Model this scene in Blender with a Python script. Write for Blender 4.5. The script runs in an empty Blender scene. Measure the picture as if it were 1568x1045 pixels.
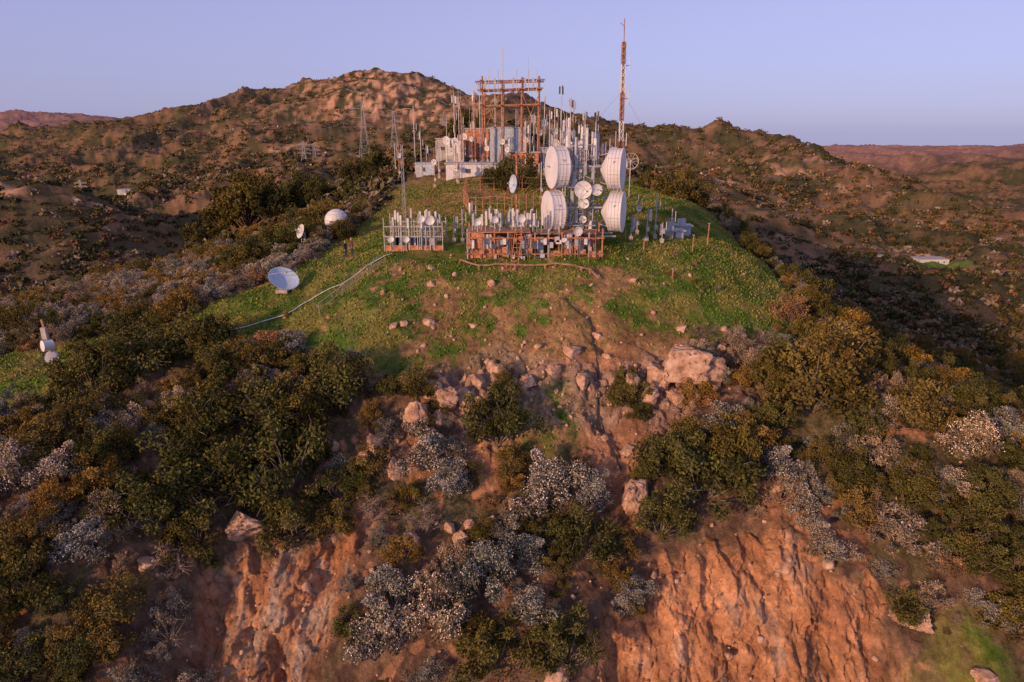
import bpy, bmesh, math, random, numpy as np
from mathutils import Vector, Matrix, Euler
rng=np.random.default_rng(7); random.seed(7)
scn=bpy.context.scene; LC=bpy.context.collection
# ---------------------------------------------------------------- survey points of the land (x east, y north, z up, metres)
PTS="""-20,14,-44;0,14,-50;20,14,-50;-40,22,-34;-20,22,-35;-10,24,-38;0,24,-36;12,24,-42;22,24,-40;40,24,-42;-45,30,-27;-32,30,-24.5;-22,30,-25;-13,31,-29;-5,31,-28;2,31,-27.5;10,31,-31;18,31,-31;28,31,-29;40,31,-31;-30,36,-20.5;-14,35,-24.5;-3,35,-25;5,35,-25.5;14,35,-25.5;24,35,-25;35,36,-25.5;-45,42,-22;-30,42,-18.8;-15,42,-20;0,42,-20.3;12,42,-20.3;22,42,-20;33,42,-20;45,43,-24;-38,48,-18;-24,48,-16.8;-10,48,-16.3;0,48,-16.4;12,48,-16.3;22,48,-16.8;34,48,-19;-38,55,-17;-26,54,-15.8;-12,54,-13.3;0,54,-12.8;10,54,-12.8;20,54,-14.3;30,54,-17.5;42,55,-23;-48,60,-18;-30,60,-15;-20,60,-13;-12,60,-11;0,60,-10.5;10,60,-10.6;18,61,-11.8;25,62,-14;32,62,-18;45,62,-25.5;-58,70,-20;-38,70,-16.2;-25,70,-12.8;-16,70,-11.3;0,70,-9.8;12,70,-9.8;20,70,-10.8;26,70,-13.2;34,72,-20;50,72,-28;-65,85,-22;-50,85,-18;-37,85,-16;-25,86,-11.8;-15,86,-9.5;0,86,-8.2;14,86,-8;22,86,-8.6;28,88,-12;38,88,-22;60,90,-31;-75,112,-30;-50,112,-18;-36,112,-14;-25,112,-8.5;-12,112,-6;0,112,-5.5;12,112,-5.6;21,112,-6.4;30,112,-13;45,115,-27;75,118,-36;-100,150,-42;-60,150,-34;-32,146,-14;-18,146,-4;-5,146,-2.2;8,146,-3;18,146,-6;34,148,-22;60,150,-36;100,155,-42;-60,195,-36;-30,190,-12;-14,190,1;0,190,0;15,190,-8;40,195,-30;90,200,-43;-149,220,-17;-170,215,-18;-125,222,-24;-100,225,-36;-180,300,-45;-195,350,-50.8;-247,450,-40;-160,350,-40.9;-322,650,-31;-242,600,-31.4;-444,700,-33.5;-580,800,-27.6;-82,260,-23;-132,400,-24.6;-106,400,-21;-83,400,-16.6;-68,450,-11.5;-132,180,-29.6;-93,140,-29.9;-495,850,-10.4;-376,850,.8;-258,850,15.5;-158,850,15.5;-76,800,11.2;124,500,-30.7;139,700,-17.9;210,620,-26.9;204,700,-24;226,520,-36.7;165,420,-49;138,400,-39.3;164,330,-54.2;184,300,-55.1;231,430,-50.2;273,400,-54.3;227,300,-55.1;140,180,-47.5;118,180,-42;127,230,-46.8;737,1000,-92;743,1200,-70"""
CREST="""-861,1200,-4.2;-635,1100,14.4;-438,1000,37.2;-299,1000,65.1;-245,1000,73;-147,1000,71.8;-106,950,57.9;-52,900,41.1;13,900,30.4;95,900,20.3;198,1000,-3.5;253,1000,-9.6;231,800,0;251,750,2.6;267,700,-5.5;264,600,-19.1;264,520,-31;282,450,-44.2;298,400,-52.4;745,1700,-32;966,1700,-41;1090,1700,-30;1228,1700,-34;-1850,2600,63.2;-1708,2600,65.4;-1546,2600,52"""
P3=lambda s:[tuple(map(float,t.split(','))) for t in s.split(';')]
C=P3(PTS);cr_=P3(CREST);C+=cr_
for x,y,z in cr_[2:]: C.append((x*1.5,y*1.5,(z/y-.05)*y*1.5))
for sg in(-1,1):
    for Y,r in((60,-.5),(100,-.35),(250,-.2),(600,-.03),(1500,0),(5000,-.01)): C.append((sg*1.35*Y,Y,r*Y))
for a in(-.8,-.4,0,.4,.8): C.append((a*6500,6500,-.02*6500))
Cn=np.array(C);ca=Cn[:,0]/Cn[:,1];cs=np.log(Cn[:,1]);cr=Cn[:,2]/Cn[:,1]
def K(a,s): return np.sqrt((a[:,None]-ca)**2+(s[:,None]-cs)**2+.0009)
N=len(C);M=np.zeros((N+3,N+3));M[:N,:N]=K(ca,cs);Pm=np.stack([np.ones(N),ca,cs],1);M[:N,N:]=Pm;M[N:,:N]=Pm.T
W=np.linalg.solve(M,np.r_[cr,0,0,0])
def rbf(a,s):
    o=np.empty(a.size)
    for i in range(0,a.size,30000):
        aa=a[i:i+30000];ss=s[i:i+30000];o[i:i+30000]=K(aa,ss)@W[:N]+W[N]+W[N+1]*aa+W[N+2]*ss
    return o
# ---------------------------------------------------------------- noise
def h2(ix,iy,sd):
    n=(ix*374761393+iy*668265263+sd*144269503)&0x7fffffff
    n=((n^(n>>13))*1274126177)&0x7fffffff
    return ((n^(n>>16))&0xffff)/65535.0
def perlin(x,y,sd=0):
    ix=np.floor(x).astype(np.int64);iy=np.floor(y).astype(np.int64);fx=x-ix;fy=y-iy
    def g(dx,dy):
        t=h2(ix+dx,iy+dy,sd)*6.28318;return np.cos(t)*(fx-dx)+np.sin(t)*(fy-dy)
    u=fx**3*(fx*(fx*6-15)+10);v=fy**3*(fy*(fy*6-15)+10)
    a=g(0,0);b=g(1,0);c=g(0,1);d=g(1,1)
    return ((a+(b-a)*u)*(1-v)+(c+(d-c)*u)*v)*1.5
def fbm(x,y,o=4,sd=0):
    s=0;am=1
    for k in range(o): s=s+am*perlin(x*2**k,y*2**k,sd+k*17);am*=.5
    return s
def sst(a,b,x):
    t=np.clip((x-a)/(b-a),0,1);return t*t*(3-2*t)
def worley(x,y,sd=0):
    ix=np.floor(x).astype(np.int64);iy=np.floor(y).astype(np.int64)
    d1=np.full(x.shape,9.);d2=d1.copy();idv=np.zeros(x.shape)
    for dx in(-1,0,1):
        for dy in(-1,0,1):
            jx=ix+dx;jy=iy+dy;px=jx+h2(jx,jy,sd);py=jy+h2(jx,jy,sd+5)
            d=np.hypot(x-px,y-py);hv=h2(jx,jy,sd+9);m=d<d1
            d2=np.where(m,d1,np.minimum(d2,d));d1=np.where(m,d,d1);idv=np.where(m,hv,idv)
    return d1,d2,idv
def polyd(x,y,P):
    d=np.full(x.shape,1e9);ins=np.zeros(x.shape,bool);n=len(P)
    for i in range(n):
        ax,ay=P[i];bx,by=P[(i+1)%n];ex,ey=bx-ax,by-ay
        t=np.clip(((x-ax)*ex+(y-ay)*ey)/(ex*ex+ey*ey),0,1)
        d=np.minimum(d,np.hypot(x-ax-t*ex,y-ay-t*ey))
        c=((ay>y)!=(by>y))&(x<(bx-ax)*(y-ay)/(by-ay+1e-12)+ax);ins^=c
    return np.where(ins,d,-d)
CL=[(-17.5,20),(-17.8,29.8),(-17.4,34),(-14.5,36.2),(-9,38.4),(-7.6,38),(-10,34),(-11,29.8),(-11,20)]
CRR=[(5,20),(4.8,29.8),(5,32.8),(8.6,35.4),(12.9,36.9),(18,36.4),(20.9,34),(22,31),(22,20)]
def masks(x,y):
    n1=fbm(x/5,y/5,3,3);n2=fbm(x/1.3,y/1.3,3,11)
    y0=np.interp(x,[-45,-36,-32,-25,-22,-16,-8,-1,4,9,15,20,24,30],[42,43.5,45.5,51,50,49.5,46,48,47,49,50,51,53,56])
    y1=np.interp(x,[-50,-38,-32,-26,-20.5,-18,-17],[51,54,56,58,62,78,104])
    xr=np.interp(y,[50,62,75,100],[25,27,27,23])
    grass=sst(-1,1,y-y0+n1*1.5+n2*.6)*sst(-1,1,y1-y+n1*1.5)*sst(-1,1.2,xr-x+n1)
    for px,py,r in((3.2,44.5,2.6),(2,42.5,1.9),(26,31,2.5),(22,30.5,1.5)): grass=np.maximum(grass,sst(-.3,.5,1-np.hypot(x-px,y-py)/r+n2*.3))
    cl=np.maximum(sst(-.6,.9,polyd(x,y,CL)+n1*1.2+n2*.4),sst(-.6,.9,polyd(x,y,CRR)+n1*1.2+n2*.4))
    b=-.32
    for px,py,r,w in((5,50,5.2,.60),(-6.5,55,4,.36),(8,56.5,2,.7),(-6,90,10,.45),(-3,46,6,.5),(10,47.5,5,.5),(2,60,4,.2),(0,40,8,.25),(7,44,2,.8),(7.5,41.5,2,.8),(0,53,2,.25),(-10,38.5,3,.5),(19,37.5,3,.6)):
        b=b+w*np.exp(-((x-px)**2+(y-py)**2)/r**2)
    soil=sst(-.05,.22,b+n1*.38+n2*.36)
    rocky=sst(0,.3,n1*.3+.95*np.exp(-((y-45.8)/3.2)**2)*np.exp(-((x-3)/12)**2)-.28)
    return grass,cl,soil,rocky
# ---------------------------------------------------------------- terrain sheet
A=np.r_[np.linspace(-1.3,-.86,50)[:-1],np.linspace(-.86,.86,960),np.linspace(.86,1.3,50)[1:]]
S=np.r_[np.linspace(math.log(14),math.log(26),60)[:-1],np.linspace(math.log(26),math.log(37),300)[:-1],np.linspace(math.log(37),math.log(150),480)[:-1],np.linspace(math.log(150),math.log(6500),480)]
nA,nS=len(A),len(S)
AA,SS=np.meshgrid(A,S);a_=AA.ravel();s_=SS.ravel();y_=np.exp(s_);x_=a_*y_
z_=rbf(a_,s_)*y_
nr=y_<170
xn,yn=x_[nr],y_[nr]
gr,cl,so,ro=(np.zeros(x_.size) for _ in range(4))
gr[nr],cl[nr],so[nr],ro[nr]=masks(xn,yn)
nw=1-sst(110,170,yn);g,c_,s__,r_=gr[nr],cl[nr],so[nr],ro[nr]
rough=(1-g*.6)
zn=nw*(fbm(xn/7,yn/7,3,21)*.6*rough+fbm(xn/1.6,yn/1.6,4,31)*.22*rough+fbm(xn/.5,yn/.5,2,37)*.06)
wx=xn+fbm(xn/3,yn/3,2,41)*.8;wy=yn+fbm(xn/3,yn/3,2,43)*.8
d1,d2,iv=worley(wx/1.1,wy/.8,51);e1,e2,jv=worley(wx/.45,wy/.35,61)
blk=(iv-.5)*.9+(jv-.5)*.4-.35*np.exp(-((d2-d1)/.12)**2)
zn+=nw*blk*np.clip(np.maximum(r_*.9*(1-g*.6),s__*(1-g*.5)*.3*sst(60,50,yn)),0,1)
w2=xn+.5*perlin(xn/2,yn/2,45)
zn+=c_*(-np.abs(perlin(w2/3.2,yn/9,71))*2.6+.3)
gx_=6.3+.09*np.clip(48-yn,0,12)+.5*np.sin(yn*.8)+.3*np.sin(yn*2.1)
zn-=(.5+.3*fbm(xn/.8,yn/.8,2,47))*np.exp(-((xn-gx_)/(.5+.03*(54-yn)))**2)*sst(37,40,yn)*sst(54,50,yn)
z_[nr]+=zn
fr=y_>90;xf,yf,zf=x_[fr],y_[fr],np.zeros(fr.sum())
wxf=xf+60*perlin(xf/300,yf/300,81);wyf=yf+60*perlin(xf/300,yf/300,83)
gul=np.zeros(xf.size)
for k,L in enumerate((400,200,100,50,25,12,6)):
    rr=1-np.abs(perlin(wxf/L,wyf/L,90+k))*2
    w=sst(1.8,4.5,yf/L)
    zf+=w*L*(.08 if L>30 else .1)*(rr-.55);gul+=w*(rr-.55)*(.6 if L>30 else .3)
ridgeprot=1-np.exp(-(xf/30)**2)*sst(230,150,yf)*.8
z_[fr]+=zf*sst(100,200,yf)*ridgeprot*(1-.55*sst(1100,1700,yf))
zbase=z_.copy()
# bare cliffs weathered horizontally (blocks, cracks and ledges on the face)
ydisp=np.zeros(x_.size);k_=(cl>.02)&(y_<40)
xc,zc,ycl=x_[k_],z_[k_],cl[k_]
wxc=xc+.45*perlin(xc/1.3,zc/1.3,145)+.15*perlin(xc/.35,zc/.35,146);wzc=zc+.5*perlin(xc/1.7,zc/1.7,147)
f1,f2,fv=worley(wxc/1.2+wzc*.35,wzc/1.7,75);g1,g2,gv=worley(wxc/.42,wzc/.5,77);h1_,h2__,hv_=worley(wxc/.2,wzc/.22,79)
ydisp[k_]=-ycl*(fbm(xc/2.2,zc/3.5,4,151)*.6+(fv-.5)*.4+(gv-.5)*.24+(hv_-.5)*.1-.14*np.exp(-((f2-f1)/.07)**2)+fbm(xc/.4,zc/.5,4,153)*.12)
crackm=np.zeros(x_.size);crackm[k_]=np.exp(-((f2-f1)/.05)**2)*.5*sst(-.2,.3,perlin(xc/2,zc/2,155))+np.exp(-((g2-g1)/.06)**2)*.2
# ground colours
def lerp(a,b,t): return a+(b-a)*t[:,None]
V3=lambda *c:np.array(c)
n1=fbm(x_/9,y_/9,4,101);n2=fbm(x_/1.1,y_/1.1,4,103)
col=lerp(V3(.15,.09,.058)[None],V3(.27,.16,.10)[None],sst(-.3,.5,n2*.8+n1*.3))
col=lerp(col,V3(.08,.09,.033)[None],sst(.0,.4,n1+n2*.5)*.6)
soilc=lerp(V3(.31,.15,.08)[None],V3(.50,.25,.13)[None],sst(-.5,.5,fbm(x_/2.5,y_/2.5,4,107)))
rockc=lerp(V3(.26,.18,.14)[None],V3(.52,.36,.26)[None],sst(-.4,.5,fbm(x_/.8,y_/.8,3,109)))
col=lerp(col,soilc,sst(.1,.5,so)*.85)
col=lerp(col,rockc,ro*.65)
gc=lerp(V3(.085,.145,.022)[None],V3(.22,.20,.05)[None],sst(-.4,.5,fbm(x_/3,y_/3,4,113)))
gc=lerp(gc,V3(.27,.17,.07)[None],sst(68,85,y_)*sst(12,2,x_)*.6)
col=lerp(col,gc,gr*(1-so*.7)*(1-.35*sst(.1,.5,n2)))
pz=np.zeros(x_.size);pz[nr]=fbm(xn/1.8,zbase[nr]/2.6,4,117)
cc=lerp(V3(.42,.195,.095)[None],V3(.66,.33,.16)[None],sst(-.5,.5,pz))
cc=lerp(cc,rockc*1.1,sst(.25,.7,pz)*.6)
cc=lerp(cc,V3(.50,.38,.28)[None],sst(4,-9,x_)*sst(-.2,.5,n2+pz*.5)*.6)
cc=cc*(1-.45*np.clip(crackm,0,1))[:,None]
col=lerp(col,cc,cl)
f=sst(100,230,y_)
q=fbm(x_/45,y_/45,5,121);q2=fbm(x_/12,y_/12,4,123)
fc=lerp(V3(.075,.068,.033)[None],V3(.21,.125,.07)[None],sst(-.5,.6,q+q2*.6))
gg=np.zeros(x_.size);gg[fr]=gul
fc=lerp(fc,V3(.38,.205,.115)[None],sst(.35,1.1,q2*.8+gg*.35)*.6)
fc=lerp(fc,V3(.60,.33,.19)[None],np.exp(-((a_+.15)/.15)**2)*sst(780,860,y_)*sst(1150,1000,y_)*sst(-.1,.35,q2+gg*.25))
for px,py,r in((-160,212,10),(-150,208,6),(-125,216,6),(184,310,12),(-245,400,14),(-195,420,14),(215,540,20),(-14,182,10),(-20,170,9),(-26,160,7),(150,500,14),(260,430,14),(-90,330,12),(-60,200,7)):
    fc=lerp(fc,V3(.56,.31,.17)[None],sst(-.1,.6,1-np.hypot(x_-px,y_-py)/r+q2*.5))
fc=lerp(fc,V3(.14,.20,.04)[None],sst(-.1,.5,1-np.hypot((x_-184)/1.6,y_-288)/12+q2*.3))
def track(P,w):
    d=np.full(x_.shape,1e9)
    for (ax,ay),(bx,by) in zip(P[:-1],P[1:]):
        ex,ey=bx-ax,by-ay;t=np.clip(((x_-ax)*ex+(y_-ay)*ey)/(ex*ex+ey*ey),0,1);d=np.minimum(d,np.hypot(x_-ax-t*ex+6*q,y_-ay-t*ey+6*q2))
    return np.exp(-(d/w)**2)
for P in ([(120,330),(170,345),(240,330),(330,350)],[(130,420),(190,455),(250,420)],[(150,560),(215,600),(250,560)],[(150,500),(215,520),(262,480)],[(-330,520),(-230,480),(-150,520),(-100,470)],[(-260,700),(-180,740),(-90,700)]):
    fc=lerp(fc,V3(.46,.29,.18)[None],track(P,2.8)*.75)
fc=lerp(fc,V3(.40,.21,.175)[None],sst(1150,1600,y_)*.7)
col=lerp(col,fc,f)
def fast_mesh(name,v,fq,cols=None,smooth=False,mat=None,parent=None,mi=None):
    me=bpy.data.meshes.new(name);v=np.asarray(v,np.float32);fq=np.asarray(fq,np.int32);k=fq.shape[1]
    me.vertices.add(len(v));me.vertices.foreach_set('co',v.ravel())
    me.loops.add(fq.size);me.loops.foreach_set('vertex_index',fq.ravel())
    me.polygons.add(len(fq));me.polygons.foreach_set('loop_start',np.arange(0,fq.size,k,dtype=np.int32))
    me.polygons.foreach_set('loop_total',np.full(len(fq),k,np.int32))
    if smooth: me.polygons.foreach_set('use_smooth',np.ones(len(fq),bool))
    me.update(calc_edges=True)
    if cols is not None:
        at=me.color_attributes.new('col','FLOAT_COLOR','POINT')
        at.data.foreach_set('color',np.c_[np.clip(cols,0,1),np.ones(len(v))].astype(np.float32).ravel())
    if mat: me.materials.append(mat)
    ob=bpy.data.objects.new(name,me);LC.objects.link(ob)
    if parent: ob.parent=parent
    return ob
def nodes(name):
    m=bpy.data.materials.new(name);m.use_nodes=True;return m,m.node_tree,m.node_tree.nodes['Principled BSDF']
def todiffuse(nt,bs):
    df=nt.nodes.new('ShaderNodeBsdfDiffuse')
    for a,b_ in(('Base Color','Color'),('Normal','Normal')):
        if bs.inputs[a].is_linked: nt.links.new(bs.inputs[a].links[0].from_socket,df.inputs[b_])
    nt.links.new(df.outputs[0],nt.nodes['Material Output'].inputs[0]);nt.nodes.remove(bs)
gm,nt,bs=nodes('ground');L=nt.links.new
at=nt.nodes.new('ShaderNodeAttribute');at.attribute_name='col'
tc=nt.nodes.new('ShaderNodeTexCoord')
def noise(sc,det=6,ro_=.6):
    n=nt.nodes.new('ShaderNodeTexNoise');n.inputs['Scale'].default_value=sc;n.inputs['Detail'].default_value=det;n.inputs['Roughness'].default_value=ro_;L(tc.outputs['Object'],n.inputs['Vector']);return n
na=noise(1.7,7,.78);nb=noise(.12,5,.7)
def ramp(src,stops):
    r=nt.nodes.new('ShaderNodeValToRGB');L(src,r.inputs[0]);e=r.color_ramp.elements
    while len(e)<len(stops): e.new(.5)
    for el,(p_,c) in zip(e,stops): el.position=p_;el.color=(c,c,c,1) if not isinstance(c,tuple) else c
    return r
def mul(a,b):
    m=nt.nodes.new('ShaderNodeMix');m.data_type='RGBA';m.blend_type='MULTIPLY';m.inputs[0].default_value=1;L(a,m.inputs[6]);L(b,m.inputs[7]);return m.outputs[2]
ra=ramp(na.outputs[0],[(.3,.45),(.5,.95),(.72,1.6)]);rb=ramp(nb.outputs[0],[(.3,.75),(.7,1.3)])
c1=mul(mul(at.outputs['Color'],ra.outputs[0]),rb.outputs[0])
L(c1,bs.inputs['Base Color'])
bp=nt.nodes.new('ShaderNodeBump');bp.inputs['Strength'].default_value=1;bp.inputs['Distance'].default_value=.35;L(na.outputs[0],bp.inputs['Height']);L(bp.outputs[0],bs.inputs['Normal'])
todiffuse(nt,bs)
b=(np.arange(nS-1)[:,None]*nA+np.arange(nA-1)[None]).ravel()
terr=fast_mesh('hill_terrain',np.stack([x_,y_+ydisp,z_],1),np.stack([b,b+1,b+nA+1,b+nA],1),col,True,gm)
ZG=z_.reshape(nS,nA)
def H(x,y):
    x=np.atleast_1d(np.asarray(x,float));y=np.atleast_1d(np.asarray(y,float))
    u=np.interp(x/y,A,np.arange(nA));v=np.interp(np.log(y),S,np.arange(nS))
    i=np.minimum(u.astype(int),nA-2);j=np.minimum(v.astype(int),nS-2);fu=u-i;fv=v-j
    return (ZG[j,i]*(1-fu)+ZG[j,i+1]*fu)*(1-fv)+(ZG[j+1,i]*(1-fu)+ZG[j+1,i+1]*fu)*fv
def hz(x,y): return float(H(x,y)[0])
# ---------------------------------------------------------------- foliage
lm=bpy.data.materials.new('foliage');lm.use_nodes=True;nt=lm.node_tree;L=nt.links.new
nt.nodes.remove(nt.nodes['Principled BSDF'])
at=nt.nodes.new('ShaderNodeAttribute');at.attribute_name='col'
oi=nt.nodes.new('ShaderNodeObjectInfo')
rr=nt.nodes.new('ShaderNodeValToRGB');L(oi.outputs['Random'],rr.inputs[0])
e=rr.color_ramp.elements;e[0].color=(.75,.8,.75,1);e[1].color=(1.4,1.15,.9,1);e.new(.5).color=(1,1,1,1)
m=nt.nodes.new('ShaderNodeMix');m.data_type='RGBA';m.blend_type='MULTIPLY';m.inputs[0].default_value=1;L(at.outputs['Color'],m.inputs[6]);L(rr.outputs[0],m.inputs[7])
df=nt.nodes.new('ShaderNodeBsdfDiffuse')
L(m.outputs[2],df.inputs[0]);L(df.outputs[0],nt.nodes['Material Output'].inputs[0])
def unit(n):
    v=rng.normal(size=(n,3));return v/np.linalg.norm(v,axis=1)[:,None]
def leaves(c,size,col,asp=.55):
    n=len(c);u=unit(n);w=np.cross(u,unit(n));w/=np.linalg.norm(w,axis=1)[:,None]+1e-9
    s=size[:,None];v=np.stack([c-u*s,c+w*s*asp,c+u*s,c-w*s*asp],1).reshape(-1,3)
    f=np.arange(4*n).reshape(n,4);return v,f,np.repeat(col,4,0)
def tube(p0,p1,r0,r1,col,k=4):
    p0=np.array(p0,float);p1=np.array(p1,float);d=p1-p0;d/=np.linalg.norm(d)+1e-9
    t=np.cross(d,[.3,.9,.1]);t/=np.linalg.norm(t);b=np.cross(d,t);an=np.arange(k)*2*math.pi/k
    ring=np.cos(an)[:,None]*t+np.sin(an)[:,None]*b
    v=np.r_[p0+ring*r0,p1+ring*r1];i=np.arange(k);f=np.stack([i,(i+1)%k,(i+1)%k+k,i+k],1);return v,f,np.repeat([col],2*k,0)
def cat(parts):
    V=[];Fq=[];Cc=[];o=0
    for v,f,c in parts: V.append(v);Fq.append(f+o);Cc.append(c);o+=len(v)
    return np.concatenate(V),np.concatenate(Fq),np.concatenate(Cc)
def shrub(nleaf,ncl,base,tip,flower=None,flat=.75,lsz=.085,tall=1.0,bark=(.09,.07,.055),clr=(.2,.36),sparse=0,lift=0,fl=.5):
    """unit-radius crown resting on z=0"""
    dirs=unit(ncl);dirs[:,2]=np.abs(dirs[:,2])*1.15-.1
    rad=rng.uniform(.4,.92,ncl);cc=dirs*rad[:,None];cc[:,2]*=flat*1.3;cc[:,2]+=.22
    cc[:,:2]*=1+.3*rng.normal(size=(ncl,1))*.5;cc[:,2]*=tall;cc[:,2]+=lift
    R=rng.uniform(*clr,ncl);bright=rng.uniform(.55,1.35,ncl)
    k=rng.integers(0,ncl,nleaf);d=unit(nleaf);rr=rng.random(nleaf)**.45
    c=cc[k]+d*(R[k]*rr)[:,None]*V3(1,1,.8);c[:,2]=np.maximum(c[:,2],.0)
    t=np.clip((c[:,2]-lift)/(flat*tall*1.2),0,1)*.6+.4*rr  # inner and low leaves darker: crown self-shade mixed into the leaf colour
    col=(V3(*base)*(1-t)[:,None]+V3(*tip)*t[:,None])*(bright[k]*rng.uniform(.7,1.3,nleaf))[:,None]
    parts=[leaves(c,lsz*rng.uniform(.5,1.2,nleaf),col)]
    if flower is not None:
        nf=int(nleaf*fl);k=rng.integers(0,ncl,nf);d=unit(nf);d[:,2]=np.abs(d[:,2])*1.1-.15
        c=cc[k]+d*(R[k]*rng.uniform(.85,1.12,nf))[:,None]*V3(1,1,.85);c[:,2]=np.maximum(c[:,2],.02)
        parts.append(leaves(c,lsz*rng.uniform(.2,.44,nf),V3(*flower)*rng.uniform(.5,1.1,(nf,1)),.9))
    if lift: parts.append(tube((0,0,-.2),(.03,.02,lift+.2),.09,.05,bark,7))
    for i in range(ncl):
        s0=V3(.02,.02,lift*.8-.1 if lift else -.15);e=cc[i]*.97;mid=(e+s0)*.5+rng.normal(size=3)*.06;mid[2]=max(mid[2],.1)
        parts.append(tube(s0,mid,.03,.018,bark));parts.append(tube(mid,e,.018,.007,bark))
        for _ in range(sparse):
            q=e+unit(1)[0]*R[i]*1.25;parts.append(tube(e,q,.009,.004,bark))
    return cat(parts)
kinds={}
def addk(k,*a,**kw):
    v,f,c=shrub(*a,**kw);me_ob=fast_mesh('shrub_'+k,v,f,c,False,lm);me=me_ob.data;bpy.data.objects.remove(me_ob);kinds.setdefault(k,[]).append(me)
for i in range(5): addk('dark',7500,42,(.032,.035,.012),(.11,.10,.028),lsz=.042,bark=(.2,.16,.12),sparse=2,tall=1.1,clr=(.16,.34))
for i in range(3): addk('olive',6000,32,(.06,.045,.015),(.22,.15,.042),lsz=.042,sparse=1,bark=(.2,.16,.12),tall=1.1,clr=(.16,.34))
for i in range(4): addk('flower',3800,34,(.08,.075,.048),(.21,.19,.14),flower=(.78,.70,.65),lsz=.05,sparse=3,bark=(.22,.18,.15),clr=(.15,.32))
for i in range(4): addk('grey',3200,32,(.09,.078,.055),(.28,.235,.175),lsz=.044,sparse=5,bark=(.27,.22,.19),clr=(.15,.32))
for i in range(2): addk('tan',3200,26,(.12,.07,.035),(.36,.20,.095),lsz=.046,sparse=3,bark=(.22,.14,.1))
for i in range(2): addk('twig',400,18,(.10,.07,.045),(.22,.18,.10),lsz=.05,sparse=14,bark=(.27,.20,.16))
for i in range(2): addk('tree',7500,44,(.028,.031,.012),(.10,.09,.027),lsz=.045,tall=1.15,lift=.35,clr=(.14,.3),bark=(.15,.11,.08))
def place(k,name,x,y,R,sz=None,parent=None,sink=.12):
    me=random.choice(kinds[k]);o=bpy.data.objects.new(name,me);LC.objects.link(o)
    o.location=(x,y,hz(x,y)-sink*R);sz=sz or R*random.uniform(.85,1.2)
    o.scale=(R,R*random.uniform(.85,1.1),sz);o.rotation_euler=(random.uniform(-.12,.22),random.uniform(-.12,.12),random.uniform(0,6.28)) if k!='tree' else (0,0,random.uniform(0,6.28))
    if parent:o.parent=parent
    return o
manual=[]
for k,x,y,R in [('dark',-1,42.4,2.7),('dark',-27.5,48.2,3.7),('dark',-24,49.6,3.3),('dark',-29.5,45.5,2.8),('dark',-30.8,43.3,2.4),('dark',-17.7,43.4,3.7),('dark',-20.8,42.6,3),('dark',-12.2,44.9,2.8),('dark',-14.4,43.6,2.9),('dark',-20.5,39.6,3.6),('dark',-14.7,39.4,3.8),('dark',-17.4,38.9,3.1),('dark',-13.8,37,2.3),('dark',-21.3,36,2.8),('olive',-9.2,40.3,1.7),('dark',12.6,39.8,3.5),('dark',10.6,40.8,2.5),('dark',15,40.4,2.8),('dark',9.4,37.6,2.1),('olive',20.8,44.4,3.7),('olive',23,45.8,3),('olive',24.4,48.5,3.3),('dark',4.2,35.8,2.3),('tan',23,54.5,2),('dark',-.9,31,2.5),('dark',3,31,2.1),('dark',-26.5,31,2.3),('olive',-21.4,31,2),('olive',27.8,43.4,2.5),('olive',16,41.6,2.1),('dark',-8.6,45.3,1.3),('olive',22.5,94,3.6),('dark',25,98,3),('dark',19.5,99,2.6),('dark',.6,92,3.4),('dark',-1.5,94,2.6),('olive',27.5,62,1.8),('dark',30,66,2.2),('dark',31,74,2.4),('dark',-23,74,2.6),('dark',-25,76,3),('dark',-27.5,71,2.6),('dark',-23,82,2.6),
  ('flower',-5.4,41,2.1),('flower',2.1,39,2.5),('flower',5.1,38.6,1.7),('flower',-3.8,39.3,1.6),('flower',17.4,40.3,1.9),('flower',-7,33.4,2),('flower',-1.7,34,2.4),('flower',1,35.3,1.8),('flower',-4.2,32.7,2.4),('flower',-7.6,31.6,2),('flower',1.3,32.5,1.8),('flower',-24,33,1.8),('flower',-27.6,37.5,2.1),('flower',-30,36.6,1.9),('flower',18.3,38.4,1.4),('grey',23.5,36.5,2.1),('flower',14.5,42.6,1.7),('flower',-34,42,1.8),('flower',18.8,36.8,1.2),('grey',24,41,2),('flower',30,41,2.1),('grey',-8.5,42.5,1.3),('twig',-5.5,37,1.6),('twig',12,44,1.5),('grey',0,36.8,1.6),('twig',17,38.6,1.5),('twig',-19.5,33.8,1.9),('olive',-29,40,2.2),('grey',-25,42,1.8),('grey',-3.4,35.8,1.5),('olive',-6.5,35.4,1.4)]:
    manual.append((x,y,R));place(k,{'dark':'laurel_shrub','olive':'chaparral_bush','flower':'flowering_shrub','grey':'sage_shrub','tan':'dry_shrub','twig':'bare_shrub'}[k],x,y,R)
for x,y,R in((-44,115,6.4),(-39.5,113,4.8),(-35,117,4.4),(-49,119,5),(-53,116,3.6),(-22.5,116,3.6),(-26,120,3.4),(-9.5,150,4.4),(-30,108,3),(-7,146,3.2),(-12,146,3)): place('tree','oak_tree',x,y,R,sz=R)
thick=bpy.data.objects.new('chaparral_thicket',None);LC.objects.link(thick)
gx,gy=np.meshgrid(np.arange(-80,76,1.2),np.arange(25,94,1.2));gx=(gx+rng.uniform(-.6,.6,gx.shape)).ravel();gy=(gy+rng.uniform(-.6,.6,gy.shape)).ravel()
k=np.abs(gx/gy)<.98;gx,gy=gx[k],gy[k];G_,CLm,SO,RO=masks(gx,gy);pn=fbm(gx/6,gy/6,2,200);cnt=0
mm=np.array(manual)
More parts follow.
